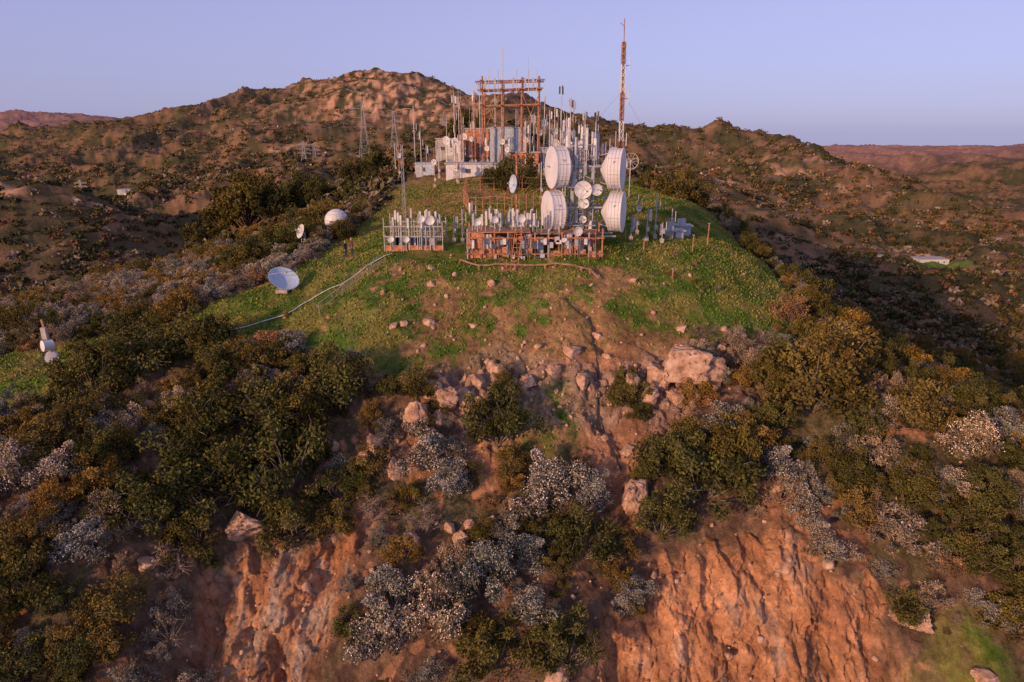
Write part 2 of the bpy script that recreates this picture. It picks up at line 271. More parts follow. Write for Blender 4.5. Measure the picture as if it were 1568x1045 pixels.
for x,y,g,c,s,r,pv in zip(gx,gy,G_,CLm,SO,RO,pn):
    centre=math.exp(-((x-1)/12)**2)*(y<50)
    pr=.88*(1-c)*(1-.95*g)*(1-.25*centre)*(1-.5*r)*(1-(.35 if y<45 else .6)*s)
    if c>.3: pr=.012
    if 38<y<54 and abs(x-6.3-.09*max(0,48-y))<1.4: pr*=.08
    if -13<x<9 and 57<y<88: continue
    if random.random()>pr: continue
    if g>.3 and (-16<x<12): continue
    if (np.hypot(mm[:,0]-x,mm[:,1]-y)<mm[:,2]*.75).any(): continue
    if math.hypot(x+34,y-48)<2.2: continue
    u=random.random()+pv*.25
    right=x>18;top=y>56
    if g>.4: kd=random.choice(['olive','twig','grey']);R=random.uniform(.25,.5)
    else:
        if x<-20 and y>58: u+=.25
        kd='flower' if u>.88 else 'grey' if u>.6 else 'olive' if u>.44 else 'tan' if u>.36 else 'twig' if u>.29 else 'dark'
        if right and kd=='olive' and random.random()<.4: kd='grey'
        R=random.uniform(.6,1.5)*(1.35 if kd in('dark','olive') else 1)*(1-.2*centre)
        if c>.2: R=min(R,.8)
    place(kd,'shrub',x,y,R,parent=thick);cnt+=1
# far brush as one mesh
def cloud(name,x,y,R,colr,nl,lrel=.28):
    n=len(x);z=H(x,y);k=np.repeat(np.arange(n),nl);d=unit(n*nl);d[:,2]=np.abs(d[:,2])
    rr=rng.uniform(.55,1,n*nl)
    c=np.stack([x[k],y[k],z[k]-.1*R[k]],1)+d*(R[k]*rr)[:,None]*V3(1,1,.8)
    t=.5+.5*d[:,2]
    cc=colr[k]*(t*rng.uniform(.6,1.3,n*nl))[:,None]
    v,f,cv=leaves(c,R[k]*lrel*rng.uniform(.6,1.2,n*nl),cc,.7)
    return fast_mesh(name,v,f,cv,False,lm)
pal=np.array([(.068,.07,.03),(.10,.09,.035),(.17,.145,.10),(.19,.11,.06),(.25,.22,.18),(.06,.062,.033)])
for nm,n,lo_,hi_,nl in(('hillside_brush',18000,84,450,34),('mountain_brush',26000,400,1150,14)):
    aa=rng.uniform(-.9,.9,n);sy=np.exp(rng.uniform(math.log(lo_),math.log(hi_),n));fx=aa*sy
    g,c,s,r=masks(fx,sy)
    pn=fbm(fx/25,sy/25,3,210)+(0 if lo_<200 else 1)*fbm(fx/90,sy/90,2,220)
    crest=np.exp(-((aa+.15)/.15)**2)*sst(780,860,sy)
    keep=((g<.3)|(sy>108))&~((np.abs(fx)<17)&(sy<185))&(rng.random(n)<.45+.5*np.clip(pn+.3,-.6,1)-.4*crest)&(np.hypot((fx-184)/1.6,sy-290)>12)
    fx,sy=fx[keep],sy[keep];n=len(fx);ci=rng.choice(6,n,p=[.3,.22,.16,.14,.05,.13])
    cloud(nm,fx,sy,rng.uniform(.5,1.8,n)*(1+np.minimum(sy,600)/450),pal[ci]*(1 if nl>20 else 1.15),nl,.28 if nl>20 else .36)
# grass tufts
n=110000
tx=rng.uniform(-48,28,n);ty=rng.uniform(41,100,n);g,c,s,r=masks(tx,ty);kp=(rng.random(n)<g*(1-s*.8)*.9+.03)&~((np.abs(tx+.5)<9)&(ty>59.3)&(ty<66));tx,ty=tx[kp],ty[kp];n=len(tx)
tz=H(tx,ty);an=rng.uniform(0,3.14,n);hh=rng.uniform(.05,.22,n);ww=rng.uniform(.03,.09,n)
lx=rng.normal(size=n)*.06;base=np.stack([tx,ty,tz-.02],1);off=np.stack([np.cos(an)*ww,np.sin(an)*ww,0*an],1);top=np.stack([lx,lx*0,hh],1)
v=np.stack([base-off,base+off,base+off*.5+top,base-off*.7+top*.8],1).reshape(-1,3)
gcol=lerp(V3(.09,.16,.026)[None],V3(.28,.24,.07)[None],np.clip(.4+.5*fbm(tx/3,ty/3,3,113)+rng.normal(size=n)*.2,0,1))*rng.uniform(.65,1.2,(n,1))
fast_mesh('grass',v,np.arange(4*n).reshape(n,4),np.repeat(gcol,4,0),False,lm)
# ---------------------------------------------------------------- rocks
rm,nt,bs=nodes('sandstone');L=nt.links.new;tc=nt.nodes.new('ShaderNodeTexCoord')
na=noise(1.1,9,.72);ge=nt.nodes.new('ShaderNodeValToRGB');L(na.outputs[0],ge.inputs[0]);e=ge.color_ramp.elements
e[0].position=.34;e[0].color=(.17,.10,.07,1);e[1].position=.64;e[1].color=(.62,.43,.31,1);e.new(.47).color=(.46,.27,.17,1)
L(ge.outputs[0],bs.inputs[0]);bs.inputs['Roughness'].default_value=.9
bp=nt.nodes.new('ShaderNodeBump');bp.inputs['Strength'].default_value=1;bp.inputs['Distance'].default_value=.25;L(na.outputs[0],bp.inputs['Height']);L(bp.outputs[0],bs.inputs['Normal'])
todiffuse(nt,bs)
def rockmesh(sub,sd,cuts=9):
    bm=bmesh.new();bmesh.ops.create_icosphere(bm,subdivisions=sub,radius=1);v=np.array([q.co[:] for q in bm.verts]);f=np.array([[w.index for w in q.verts] for q in bm.faces]);bm.free()
    r=np.random.default_rng(sd);pw=10
    v=v/((np.abs(v)**pw).sum(1)**(1/pw))[:,None]
    for _ in range(cuts):
        nn=r.normal(size=3);nn/=np.linalg.norm(nn);dd=r.uniform(.6,1.05);h=v@nn-dd;v=v-np.clip(h,0,None)[:,None]*nn
    if sub>2:
        crack=np.abs(perlin(v[:,0]*1.6+sd,v[:,2]*2.4+v[:,1],sd+3));v=v*(1-.2*np.exp(-(crack/.05)**2))[:,None]
        lay=perlin(v[:,2]*4+sd,v[:,0]*.6+v[:,1]*.6,sd);v[:,:2]*=(1+.12*np.round(lay*3)/3)[:,None]
    v=v*(1+.06*fbm(v[:,0]*2.5+sd,v[:,1]*2.5+v[:,2]*2.1,4,sd)[:,None])
    R=np.array(Euler((r.uniform(-.3,.3),r.uniform(-.3,.3),r.uniform(0,6))).to_matrix());v=v@R.T
    return v/np.abs(v).max(),f
for i,(x,y,w,h) in enumerate([(12.4,46.9,3.8,3.4),(10.8,46.3,2.0,2.7),(8.4,45.3,1.1,2.8),(9.7,44.8,1.3,1.6),(14.1,46.2,2.1,2.9),(11.8,45.2,1.6,1.4),(13.2,48,2.6,2.2),(12.9,45,1.2,1.5),(-16.6,36.8,2.6,2.4),(-6.4,43,2,2.9),(-5.2,43.4,1.2,2),(-26.6,44,3,1.3),(-28.4,44.3,1.8,1.1),(-25.2,44,1.4,1.2),(7.7,38.6,1.7,2.1),(-7.6,40,.9,2),(-3.2,36.8,1,1.1),(-6.1,36.2,1.1,1.3),(-3.8,37.2,.8,.9),(-2.6,37.5,.7,.8),(23.4,33.6,2.2,1.3),(17.3,39.3,1.3,1),(-8.4,51.3,.8,.6),(-6.6,51.4,1,.7),(-9.2,51,.7,.5),(13.1,51,.9,.7),(-3,50.9,.7,.5),(7.1,48.6,.7,.6),(-6.7,55.7,.8,.6),(-6.9,57.8,.7,.5),(-23,44.8,2.2,1),(-9.2,41.8,1.2,1.5),(-12.2,41.6,1.1,1.1),(26.6,31,1.5,1),(-4.5,44,1.5,2.2),(-3.4,44.6,1.2,1.7),(-.6,45.3,1.1,.9),(21.6,37.8,1,.7),(-20.8,33.4,1,.7),(2.4,30.2,1.3,1.1),(-7.6,45.4,1.2,1.5),(-2.4,46,1.3,1.4),(7.8,42,1,1.2),(-5.6,45.2,1.4,1.4),(1.2,46.4,1.3,1),(3,47,1,1.1),(5,46.4,1.2,1.5),(-1.2,47.3,1.4,1.2),(4.4,48.4,1.3,1),(6.6,50.3,.9,.7)]):
    v,f=rockmesh(5 if w>1.4 else 4,i+3)
    o=fast_mesh('boulder',v*V3(w*.62,w*.55,h*.62),f,None,False,rm);o.location=(x,y,hz(x,y)+h*.1);o.rotation_euler=(0,0,0)
n=6400;sx=rng.uniform(-32,30,n);sy=rng.uniform(27,62,n);g,c,s,r=masks(sx,sy);kp=rng.random(n)<np.clip(.14+.4*s+.7*r+.3*c-.06*g,0,1)*(.35+.65*(np.abs(sx)<16));sx,sy=sx[kp],sy[kp]
parts=[];base=[rockmesh(2,50+i,8) for i in range(8)];zz=H(sx,sy)
for i in range(len(sx)):
    v,f=base[i%8];t=random.uniform(0,6.28);s=.04+.08*random.expovariate(1.1);s=min(s,.55);R=np.array(Euler((t*2,t*3,t)).to_matrix())
    parts.append(((v*V3(s,s*.8,s*.75))@R.T+V3(sx[i],sy[i],zz[i]+s*.2),f,np.zeros((len(v),3))))
v,f,_=cat(parts);fast_mesh('scattered_rocks',v,f,None,False,rm)
# ---------------------------------------------------------------- structures
def mat(name,c,rough=.6,metal=0,var=.25,sc=3):
    m,nt,bs=nodes(name);L=nt.links.new;tc=nt.nodes.new('ShaderNodeTexCoord');n=nt.nodes.new('ShaderNodeTexNoise');n.inputs['Scale'].default_value=sc;n.inputs['Detail'].default_value=6;L(tc.outputs['Object'],n.inputs['Vector'])
    r=nt.nodes.new('ShaderNodeValToRGB');L(n.outputs[0],r.inputs[0]);e=r.color_ramp.elements;e[0].position=.35;e[1].position=.65
    e[0].color=tuple(q*(1-var) for q in c)+(1,);e[1].color=tuple(min(1,q*(1+var*.6)) for q in c)+(1,)
    L(r.outputs[0],bs.inputs[0]);bs.inputs['Roughness'].default_value=rough;bs.inputs['Metallic'].default_value=metal;return m
MT=dict(white=mat('white_paint',(.60,.57,.55),.5,var=.2),drum=mat('radome_fabric',(.62,.58,.56),.6,var=.12,sc=.8),rust=mat('rusty_steel',(.38,.17,.085),.8,var=.5,sc=5),steel=mat('galvanised_steel',(.36,.35,.35),.5,.3),grey=mat('grey_plastic',(.38,.38,.38),.6),
 red=mat('red_oxide_wall',(.48,.175,.09),.85,var=.55,sc=2),dark=mat('dark_panel',(.06,.06,.07),.6),blue=mat('pale_blue_wall',(.38,.44,.50),.7),orange=mat('orange_paint',(.55,.22,.10),.6,var=.35),conc=mat('concrete',(.40,.35,.30),.9),wood=mat('weathered_wood',(.30,.16,.09),.85,var=.4),
 skin=mat('skin',(.45,.25,.17)),navy=mat('denim',(.03,.04,.07),.9),coat=mat('maroon_jacket',(.13,.03,.025),.9),coat2=mat('dark_jacket',(.05,.045,.05),.9),hair=mat('hair',(.03,.02,.012),.8),black=mat('black_hose',(.03,.027,.025),.6),dish=mat('dish_paint',(.42,.50,.58),.5,var=.1))
class B:
    def __init__(s): s.v=[];s.f=[];s.m=[];s.names=[]
    def mi(s,n):
        if n not in s.names:s.names.append(n)
        return s.names.index(n)
    def add(s,v,f,m):
        o=len(s.v);s.v+=[tuple(q) for q in v];s.f+=[tuple(i+o for i in q) for q in f];s.m+=[s.mi(m)]*len(f)
    def box(s,c,d,m,rz=0,bev=0):
        bm=bmesh.new();bmesh.ops.create_cube(bm,size=1)
        for q in bm.verts:q.co=Vector((q.co.x*d[0],q.co.y*d[1],q.co.z*d[2]))
        if bev:bmesh.ops.bevel(bm,geom=bm.edges[:],offset=bev,segments=2,affect='EDGES')
        R=Matrix.Rotation(rz,3,'Z');s.add([R@q.co+Vector(c) for q in bm.verts],[[w.index for w in q.verts] for q in bm.faces],m);bm.free()
    def cyl(s,p0,p1,r0,m,r1=None,k=8,cap=True):
        r1=r0 if r1 is None else r1;p0=Vector(p0);p1=Vector(p1);d=(p1-p0).normalized();t=d.orthogonal().normalized();b=d.cross(t)
        v=[p+(t*math.cos(6.28318*i/k)+b*math.sin(6.28318*i/k))*r for p,r in((p0,r0),(p1,r1)) for i in range(k)]
        f=[(i,(i+1)%k,(i+1)%k+k,i+k) for i in range(k)]
        if cap:f+=[tuple(range(k))[::-1],tuple(range(k,2*k))]
        s.add(v,f,m)
    def revolve(s,c,ax,prof,m,k=24):
        """prof: list of (t along axis, radius)"""
        c=Vector(c);ax=Vector(ax).normalized();t=ax.orthogonal().normalized();b=ax.cross(t)
        v=[];f=[]
        for h,r in prof:
            for i in range(k): v.append(c+ax*h+(t*math.cos(6.28318*i/k)+b*math.sin(6.28318*i/k))*max(r,.001))
        for j in range(len(prof)-1):
            for i in range(k): f.append((j*k+i,j*k+(i+1)%k,(j+1)*k+(i+1)%k,(j+1)*k+i))
        s.add(v,f,m)
    def dish(s,c,ax,r,m='white',depth=None,feed=True):
        depth=depth or r*.35;ax=Vector(ax).normalized()
        pr=[(depth*(i/6)**2,r*i/6) for i in range(7)];pr2=[(h-.03,q) for h,q in pr[::-1]]
        s.revolve(c,ax,pr+[(depth,r*1.03)]+pr2,m)
        if feed:
            c=Vector(c);t=ax.orthogonal().normalized();b=ax.cross(t);fp=c+ax*r*.9
            for i in range(3):
                a=i*2.094+.5;s.cyl(c+ax*depth+(t*math.cos(a)+b*math.sin(a))*r*.97,fp,.015+r*.006,'grey',k=5)
            s.cyl(fp-ax*.12,fp+ax*.08,.06+r*.03,'grey')
    def drum(s,c,ax,r,w,m='drum'):
        s.revolve(c,ax,[(-w*.5-.45*r,.12*r),(-w*.5-.25*r,.5*r),(-w*.5,.93*r),(-w*.5,r*1.02),(-w*.42,r*1.02),(-w*.42,r),(w*.44,r),(w*.44,r*1.03),(w*.5,r*1.03),(w*.5,r*.97),(w*.53,r*.6),(w*.55,0)],m,32)
    def make(s,name,parent=None,smooth=False):
        me=bpy.data.meshes.new(name);me.from_pydata(s.v,[],s.f);me.polygons.foreach_set('material_index',s.m)
        for n in s.names:me.materials.append(MT[n])
        me.update();o=bpy.data.objects.new(name,me);LC.objects.link(o)
        if smooth:
            me.polygons.foreach_set('use_smooth',[True]*len(s.f))
        if parent:o.parent=parent
        return o
    def lattice(s,p0,p1,w0,w1,n,m,r=.03,m2=None,legs=4):
        p0=Vector(p0);p1=Vector(p1);cs_=[]
        for j in range(n+1):
            t=j/n;c=p0.lerp(p1,t);w=(w0+(w1-w0)*t)/2
            cs_.append([c+Vector((w*math.cos(6.283*(i+.5)/legs)*1.414,w*math.sin(6.283*(i+.5)/legs)*1.414,0)) for i in range(legs)])
        for j in range(n):
            mm_=m if not m2 or (j*7//n)%2==0 else m2
            for i in range(legs):
                s.cyl(cs_[j][i],cs_[j+1][i],r,mm_,k=4,cap=False);s.cyl(cs_[j][i],cs_[j+1][(i+1)%legs],r*.6,mm_,k=3,cap=False);s.cyl(cs_[j+1][i],cs_[j+1][(i+1)%legs],r*.6,mm_,k=3,cap=False)
                s.cyl(cs_[j][(i+1)%legs],cs_[j+1][i],r*.6,mm_,k=3,cap=False)
# main microwave tower with four shrouded drums
b=B();X0,Y0=6.3,63.5;zb=hz(X0,Y0)
b.lattice((X0,Y0,zb-.3),(X0,Y0,-1.2),2.0,2.0,9,'steel',.06)
for z in(-3,-6.6,-9.2): 
    for yy in(-1,1): b.box((X0,Y0+yy*1.02,z),(6.4,.12,.14),'steel')
for z in(-8.2,-4.8): b.box((X0,Y0,z),(2.6,2.6,.08),'steel')
for i in range(9):
    a=i*.7;px=X0+math.cos(a)*1.35;py=Y0+math.sin(a)*1.35;b.box((px,py,-1.1+.5*math.sin(i*3)),(.3,.18,1.9),'white' if i%3 else 'grey',a,.04);b.cyl((px*.98+X0*.02,py,-3),(px,py,-.2+.6*math.sin(i*5)),.05,'steel')
for dx,dz in((-.6,-2.6),(.5,-5.2),(.3,-7.1),(-.5,-7.4),(.9,-3.6),(-.2,-6),(.1,-8.6),(.8,-8.3),(-.8,-4),(-.9,-5.7),(.2,-3.2)):
    b.box((X0+dx,Y0-1.15,dz),(.28,.2,1.1),random.choice(['white','grey','steel','dark']),bev=.03)
for dx,dz,r in((.05,-5.0,.75),(.2,-6.2,.42),(1.2,-5.0,.5),(-1.3,-9.3,.42),(.1,-7.6,.32)): b.dish((X0+dx,Y0-1.5,dz),(random.uniform(-.3,.3),-1,.05),r);b.cyl((X0+dx,Y0-1.5,dz),(X0+dx,Y0-1,dz),.06,'steel')
for k in range(22): b.cyl((X0+random.uniform(-.9,.9),Y0-.8,random.uniform(-5,-2)),(X0+random.uniform(-.9,.9),Y0-.9,zb),.03,'dark' if k%2 else 'steel',k=4)
for z in np.arange(zb,-1.5,.4): b.cyl((X0-.3,Y0-1.12,z),(X0+.1,Y0-1.12,z),.025,'steel',k=4)
tw=bpy.data.objects.new('microwave_relay_tower',None);LC.objects.link(tw);b.make('tower_frame',tw)
for n_,x,z,ax in(('drum_antenna_1',4.05,-3.1,(-.965,-.26,.0)),('drum_antenna_2',9.3,-3.25,(.955,-.3,0)),('drum_antenna_3',3.75,-6.95,(-.965,-.26,0)),('drum_antenna_4',9.5,-7.0,(.955,-.3,0))):
    b=B();b.drum((x,62.6,z),ax,1.78,1.2);a=Vector(ax);c=Vector((x,62.6,z))
    b.cyl(c-a*1.6,(X0+(1 if x>X0 else -1),Y0,z),.14,'steel');b.cyl(c-a*.6+Vector((0,0,1.4)),(X0+(1 if x>X0 else -1),Y0,z+1),.05,'steel');b.cyl(c-a*.6-Vector((0,0,1.4)),(X0+(1 if x>X0 else -1),Y0,z-1),.05,'steel')
    t_=Vector((0,0,1));s_v=a.cross(t_).normalized()
    for k in range(8):
        an=k*.785+.2;o_=(t_*math.cos(an)+s_v*math.sin(an))*1.815
        b.cyl(c-a*.55+o_,c+a*.56+o_,.022,'grey',k=4)
    for k in range(5): b.box(c+a*(-.3)+Vector((0,-1.80*math.sin(1.2*k),1.80*math.cos(1.2*k))),(.5,.06,.2),'steel')
    for j in range(3): b.revolve(c,a,[(-.25+.3*j,1.785),(-.25+.3*j,1.80),(-.22+.3*j,1.80),(-.22+.3*j,1.785)],'grey',32)
    b.make(n_,tw)
# tall guyed mast
b=B();zb=hz(11.6,75);b.lattice((11.6,75,zb-.2),(11.35,75,8.6),.42,.36,26,'rust',.05,'white');b.cyl((11.5,75,zb),(11.35,75,8.6),.09,'rust');b.cyl((11.35,75,8.6),(11.3,75,10.8),.05,'rust');b.cyl((11.3,75,10.1),(10.9,75,10.4),.04,'steel')
for z in(6.4,3.2,-1): b.box((11.8,75,z),(.5,.1,.1),'steel');b.cyl((12.05,75,z-.5),(12.05,75,z+.8),.05,'white')
for q in((2,84),(21,82),(11,66)): b.cyl((11.4,75,4),(q[0],q[1],hz(*q)),.012,'steel',k=3,cap=False)
b.cyl((10.9,74.8,zb),(10.9,74.8,0),.04,'steel');b.make('guyed_radio_mast')
# rear steel frame
b=B();gz=-6.2
for x,y in((-4.6,110),(-1.6,110),(1.4,110),(4.0,110),(-4.4,114),(-1.4,114),(1.6,114),(4.2,114)): b.cyl((x,y,gz),(x+.1,y,7.4+.6*math.sin(x*5)),.14,'rust',k=8)
for i,z in enumerate((7.1,5.9,3.6)):
    for y in(109.8,114.2): b.cyl((-5.6+.4*i,y,z),(5-.3*i,y,z+.3),.12,'rust')
    for x in(-4.6,-1.6,1.4,4): b.cyl((x-.15,109,z+.2),(x-.15,115,z+.2),.09,'rust')
for x in(-4.6,1.4): b.cyl((x,109.9,-1),(x+2.9,109.9,5.8),.05,'rust');b.cyl((x+2.9,109.9,-1),(x,109.9,5.8),.05,'rust')
b.cyl((-1.4,110,7),(-1.4,110,12.2),.05,'steel');b.cyl((2.4,110,7),(2.4,110,10.5),.04,'steel')
for x in(-4,-2.6,.2,2,3.2): b.box((x,109.5,6.9),(.3,.2,1.5),'grey');b.cyl((x+.5,109.6,5.5),(x+.5,109.6,8.8),.05,'steel')
b.make('steel_antenna_frame')
# buildings
def shed(name,x,y,w,d,h,wall,roof='grey',extra=None,rz=0):
    par=bpy.data.objects.new(name,None);LC.objects.link(par);z=min(hz(x-w/2,y-d/2),hz(x+w/2,y-d/2),hz(x,y))-.2
    b=B();b.box((x,y,z+h/2),(w,d,h),wall,rz);b.make('walls',par)
    b=B();b.box((x,y,z+h+.07),(w+.4,d+.4,.14),roof,rz);b.make('roof',par)
    b=B();b.box((x-w*.3,y-d/2-.02,z+1.05),(.9,.06,2.0),'grey',rz);b.make('door',par)
    b=B()
    for k in range(max(1,int(w//3.5))): b.box((x-w*.05+k*2.6-.2,y-d/2-.02,z+h*.62),(.7,.05,.6),'dark');b.box((x-w*.05+k*2.6-.2,y-d/2-.05,z+h*.62-.34),(.8,.1,.05),'white')
    b.make('windows',par)
    return par,z
shed('white_equipment_building',-5.8,104,7.6,4,2.5,'white')
shed('pale_blue_equipment_building',-.6,118,6,4,5.8,'blue')
shed('red_equipment_shed',1.8,108,4.4,3,3,'red')
shed('small_equipment_hut',-13.2,108,2.8,2.4,2.2,'blue');shed('small_equipment_hut',-9.6,120,3,3,4.5,'white');shed('small_equipment_hut',-12,128,3,3,4.2,'conc');shed('red_equipment_shed',-6,124,4,3,5,'red')
shed('grey_equipment_building',6.5,112,4,3,3,'grey');shed('small_equipment_hut',16.5,70,1.8,1.5,1.0,'white');shed('small_equipment_hut',18,72,1.3,1.2,1.2,'blue')
# front equipment shelter
par=bpy.data.objects.new('antenna_equipment_shelter',None);LC.objects.link(par)
b=B();z0=hz(2,59.6)-.9;xs=np.arange(-3.9,7.9,1.18)
for i,x in enumerate(xs):
    b.box((x,59.6,z0+1.7),(.12,.12,3.4-.6*(i%2)),'rust' if i%3 else 'steel')
    b.box((x,62.4,z0+1.9),(.14,.14,3.4),'rust')
    if i<len(xs)-1:
        if i not in(4,5,8): b.box((x+.59,59.75,z0+.8),(1.02,.1,1.3+.35*(i%3)),['red','red','rust','red'][i%4])
        if i%3==1:b.box((x+.59,60.3,z0+1.9),(.7,.6,1.9),'white',bev=.03)
        if i%3==2:b.box((x+.5,60.3,z0+1.7),(.6,.5,1.8),'grey',bev=.03);b.box((x+.9,59.4,z0+2.3),(.3,.2,.5),'white',bev=.03)
        if i%4==0:b.box((x+.6,60.4,z0+1.8),(.5,.4,1.2),'orange',bev=.03);b.box((x+.1,59.5,z0+2.1),(.35,.25,.8),'steel',bev=.03)
b.box((2,62.3,z0+1.7),(11.4,.1,2.6),'red');b.box((2,59.6,z0+.1),(12,.25,.3),'conc')
b.make('bays',par)
b=B()
for z in(1.2,2.6): b.box((2,59.52,z0+z),(12.1,.08,.1),'rust')
b.box((-1.2,61,z0+3.1),(5.6,3.1,.09),'rust');b.box((4.6,61.3,z0+2.9),(5.6,2.6,.09),'wood')
for i in range(34): x=random.uniform(-3.8,7.8);b.cyl((x,59.4,z0+random.uniform(.3,1.4)),(x+random.uniform(-.15,.15),59.45,z0+random.uniform(2,3.5)),.03,random.choice(['rust','dark','steel','rust']),k=4)
for i in range(24): x=random.uniform(-3.8,7.8);b.box((x,59.35,z0+random.uniform(.8,2.6)),(random.uniform(.2,.5),.2,random.uniform(.3,.7)),random.choice(['white','grey','conc','rust','dark']),bev=.02)
b.make('deck_and_rails',par)
b=B()
for k in range(34):
    x=random.uniform(-3.8,4.4);y=random.uniform(59.8,62.3);h=random.uniform(.5,1.7);b.cyl((x,y,z0+3.0),(x,y,z0+3.4+h),.04,'steel');b.box((x+.1,y-.12,z0+3.4+h*.6),(.17,.12,h*.7+.2),random.choice(['white','white','grey']),bev=.03)
for x,z,r in((-1.5,4.2,.3),(.8,4.3,.35),(5.7,3.2,.4),(-3,4.0,.3)): b.dish((x,59.5,z0+z),(.2,-1,0),r,feed=False);b.cyl((x,59.6,z0+2.6),(x,59.6,z0+z),.05,'steel')
b.make('roof_antennas',par)
# left rack
b=B();xl,xr_=-11.6,-6.3
zz0=hz(-9,63.5)
for x in np.linspace(xl,xr_,8):
    for y in(62,65.5): b.cyl((x,y,zz0-.6),(x,y,zz0+2.6+.4*math.sin(x*9)),.05,'steel')
for z in(.35,1.2,2.1):
    for y in(62,65.5): b.box(((xl+xr_)/2,y,zz0+z),(5.4,.07,.09),'rust' if z<.5 else 'steel')
b.box(((xl+xr_)/2,62.1,zz0+.1),(5.3,.2,.5),'red')
for k in range(16):
    x=random.uniform(xl,xr_);y=random.choice([62,63.5,65.4]);h=random.uniform(2.4,3.6);b.cyl((x,y,zz0),(x,y,zz0+h),.04,'steel');b.box((x,y-.1,zz0+h-.4),(.2,.14,.9),random.choice(['white','white','grey']),bev=.03)
for k in range(7): b.box((random.uniform(xl+.4,xr_-.4),62.6,zz0+.55),(.6,.5,.9),random.choice(['grey','white','dark']),bev=.03)
for x,z,r in((-7.4,2.7,.42),(-8.2,2.8,.33),(-9.6,1,.3),(-11,1,.3)): b.dish((x,61.8,zz0+z),(.2,-1,0),r,feed=False);b.cyl((x,61.9,zz0),(x,61.9,zz0+z),.05,'steel')
b.lattice((-10.1,65,zz0),(-10.1,65,-1.2),.24,.18,16,'steel',.016,legs=3)
b.make('antenna_rack')
# masts
def mast(x,y,ztop,pan=0,dish=0,m='steel',r=.06,whip=0,pm='white'):
    b=B();z=hz(x,y)-.2;b.cyl((x,y,z),(x,y,ztop),r,m,r1=r*.8);hgt=ztop-z
    for k in range(pan):
        a=k*2.1+x;b.box((x+math.cos(a)*.3,y+math.sin(a)*.3,ztop-.7-.1*k),(.22,.12,1.1),pm,a,.03);b.cyl((x,y,ztop-.7),(x+math.cos(a)*.3,y+math.sin(a)*.3,ztop-.7),.03,'steel',k=5)
    if dish:
        b.dish((x,y-.2,ztop-.35*hgt),(random.uniform(-.7,.7),-1,.1),dish);b.cyl((x,y,ztop-.35*hgt),(x,y-.2,ztop-.35*hgt),.04,'steel')
    if whip: b.cyl((x,y,ztop),(x,y,ztop+whip),.02,'white',k=5)
    b.box((x,y,z+.35),(.35,.35,.5),'conc')
    b.cyl((x-.35,y,ztop-.3*hgt),(x+.35,y,ztop-.3*hgt),.03,m,k=5);b.cyl((x+.35,y,ztop-.3*hgt-.3),(x+.35,y,ztop-.3*hgt+.7),.035,'white',k=6)
    b.box((x+.05,y-.12,z+1.3),(.3,.2,.4),'grey');b.make('antenna_mast')
for q in [(-5.5,65,-7.6,1,0),(-4.7,65,-7,1,0),(-3.8,66,-6.4,1,0),(-2,66,-6.8,1,0),(-1.3,67,-7.4,1,.3),(-.2,66,-6.9,1,0),(1,66,-7.6,1,0),(2,66,-7,2,0),(11.5,66,-7.8,1,0),(12.4,68,-5.8,0,.3),(13,66,-7,1,0),(14,67,-5.6,1,0),(14.5,66,-8.4,1,0),(15.8,68,-7.3,0,0),(8.2,67,-.5,2,0),(9,68,-1,1,.4),(7.2,70,.6,2,0),(5.5,72,1.4,3,.4),(4.6,74,-1,1,0),(10.4,70,-1.5,2,0)]: mast(*q)
b=B();b.cyl((.45,68,hz(.45,68)-.2),(.45,68,-1.8),.1,'rust');b.dish((.35,67.6,-4.9),(-.9,-.4,.1),.85,'dish');b.cyl((.45,68,-4.9),(.3,67.7,-4.9),.06,'steel');b.box((.45,67.85,-9),(.5,.3,.6),'grey');b.make('wooden_pole_with_dish')
for x,y,zt,pn_,ds,w in [(-14.8,108,3.4,0,0,1),(-13.3,110,-2,1,0,0),(-12,112,-1.5,1,0,0),(-9,112,5.4,2,0,.8),(-8.2,115,4.5,1,0,1.5),(-5.6,108,5.6,2,0,1),(-5,112,7.4,2,0,1),(4.8,106,5,1,.5,1),(5.8,110,3,2,0,0),(7.4,108,6.6,3,0,.6),(8.8,108,4.8,3,0,.4),(9.6,112,4.6,2,0,1.2),(11,108,3,3,0,0),(12.2,104,2.9,4,0,0),(6.2,104,3.2,1,.5,0),(-8.4,106,1,1,.4,0),(-14.4,112,0,1,0,1),(-17,106,-1.5,0,.4,0),(-18.2,110,-1.8,1,0,0),(3.2,104,2.4,2,0,0),(2,103,1.4,1,.4,0),(8,100,1.8,2,0,0),(9.5,98,.9,2,.5,0),(7,98,.3,2,0,0),(5.3,96,-.4,1,.5,0),(-10.8,104,-1.7,1,0,.6),(13.8,100,-1,1,0,0),(-7,130,7,1,0,1),(-10,135,6,1,0,1),(-3,128,8,0,0,2),(14.8,96,-2.6,1,.9,0),(6.4,88,-1.8,2,0,0),(8.2,90,-1.2,2,0,.5),(3.6,86,-3.6,1,0,0)]: mast(x,y,zt,pn_,ds,random.choice(['steel','steel','rust']),.08,w,'dark' if (x in(7.4,12.2)) else random.choice(['white','grey','steel']))
for k in range(40):
    x=random.uniform(-11,12);y=random.uniform(98,128);mast(x,y,hz(x,y)+random.uniform(2.5,8),random.choice([0,0,1,1,2]),random.choice([0,0,.4,.6]),random.choice(['steel','rust','rust']),.06,random.choice([0,.8,1.4]),random.choice(['white','grey','steel','dark']))
b=B();b.revolve((14.8,88,-3.6),(-.2,-1,.1),[(0,.95),(.05,1)],'white')
for k in range(6): a=k*.52; t=Vector((math.cos(a),0,math.sin(a)));b.cyl(Vector((14.8,88,-3.6))-t,Vector((14.8,88,-3.6))+t,.02,'white',k=4)
b.cyl((14.8,88,-8),(14.8,88,-3.6),.07,'steel');b.make('grid_dish_antenna')
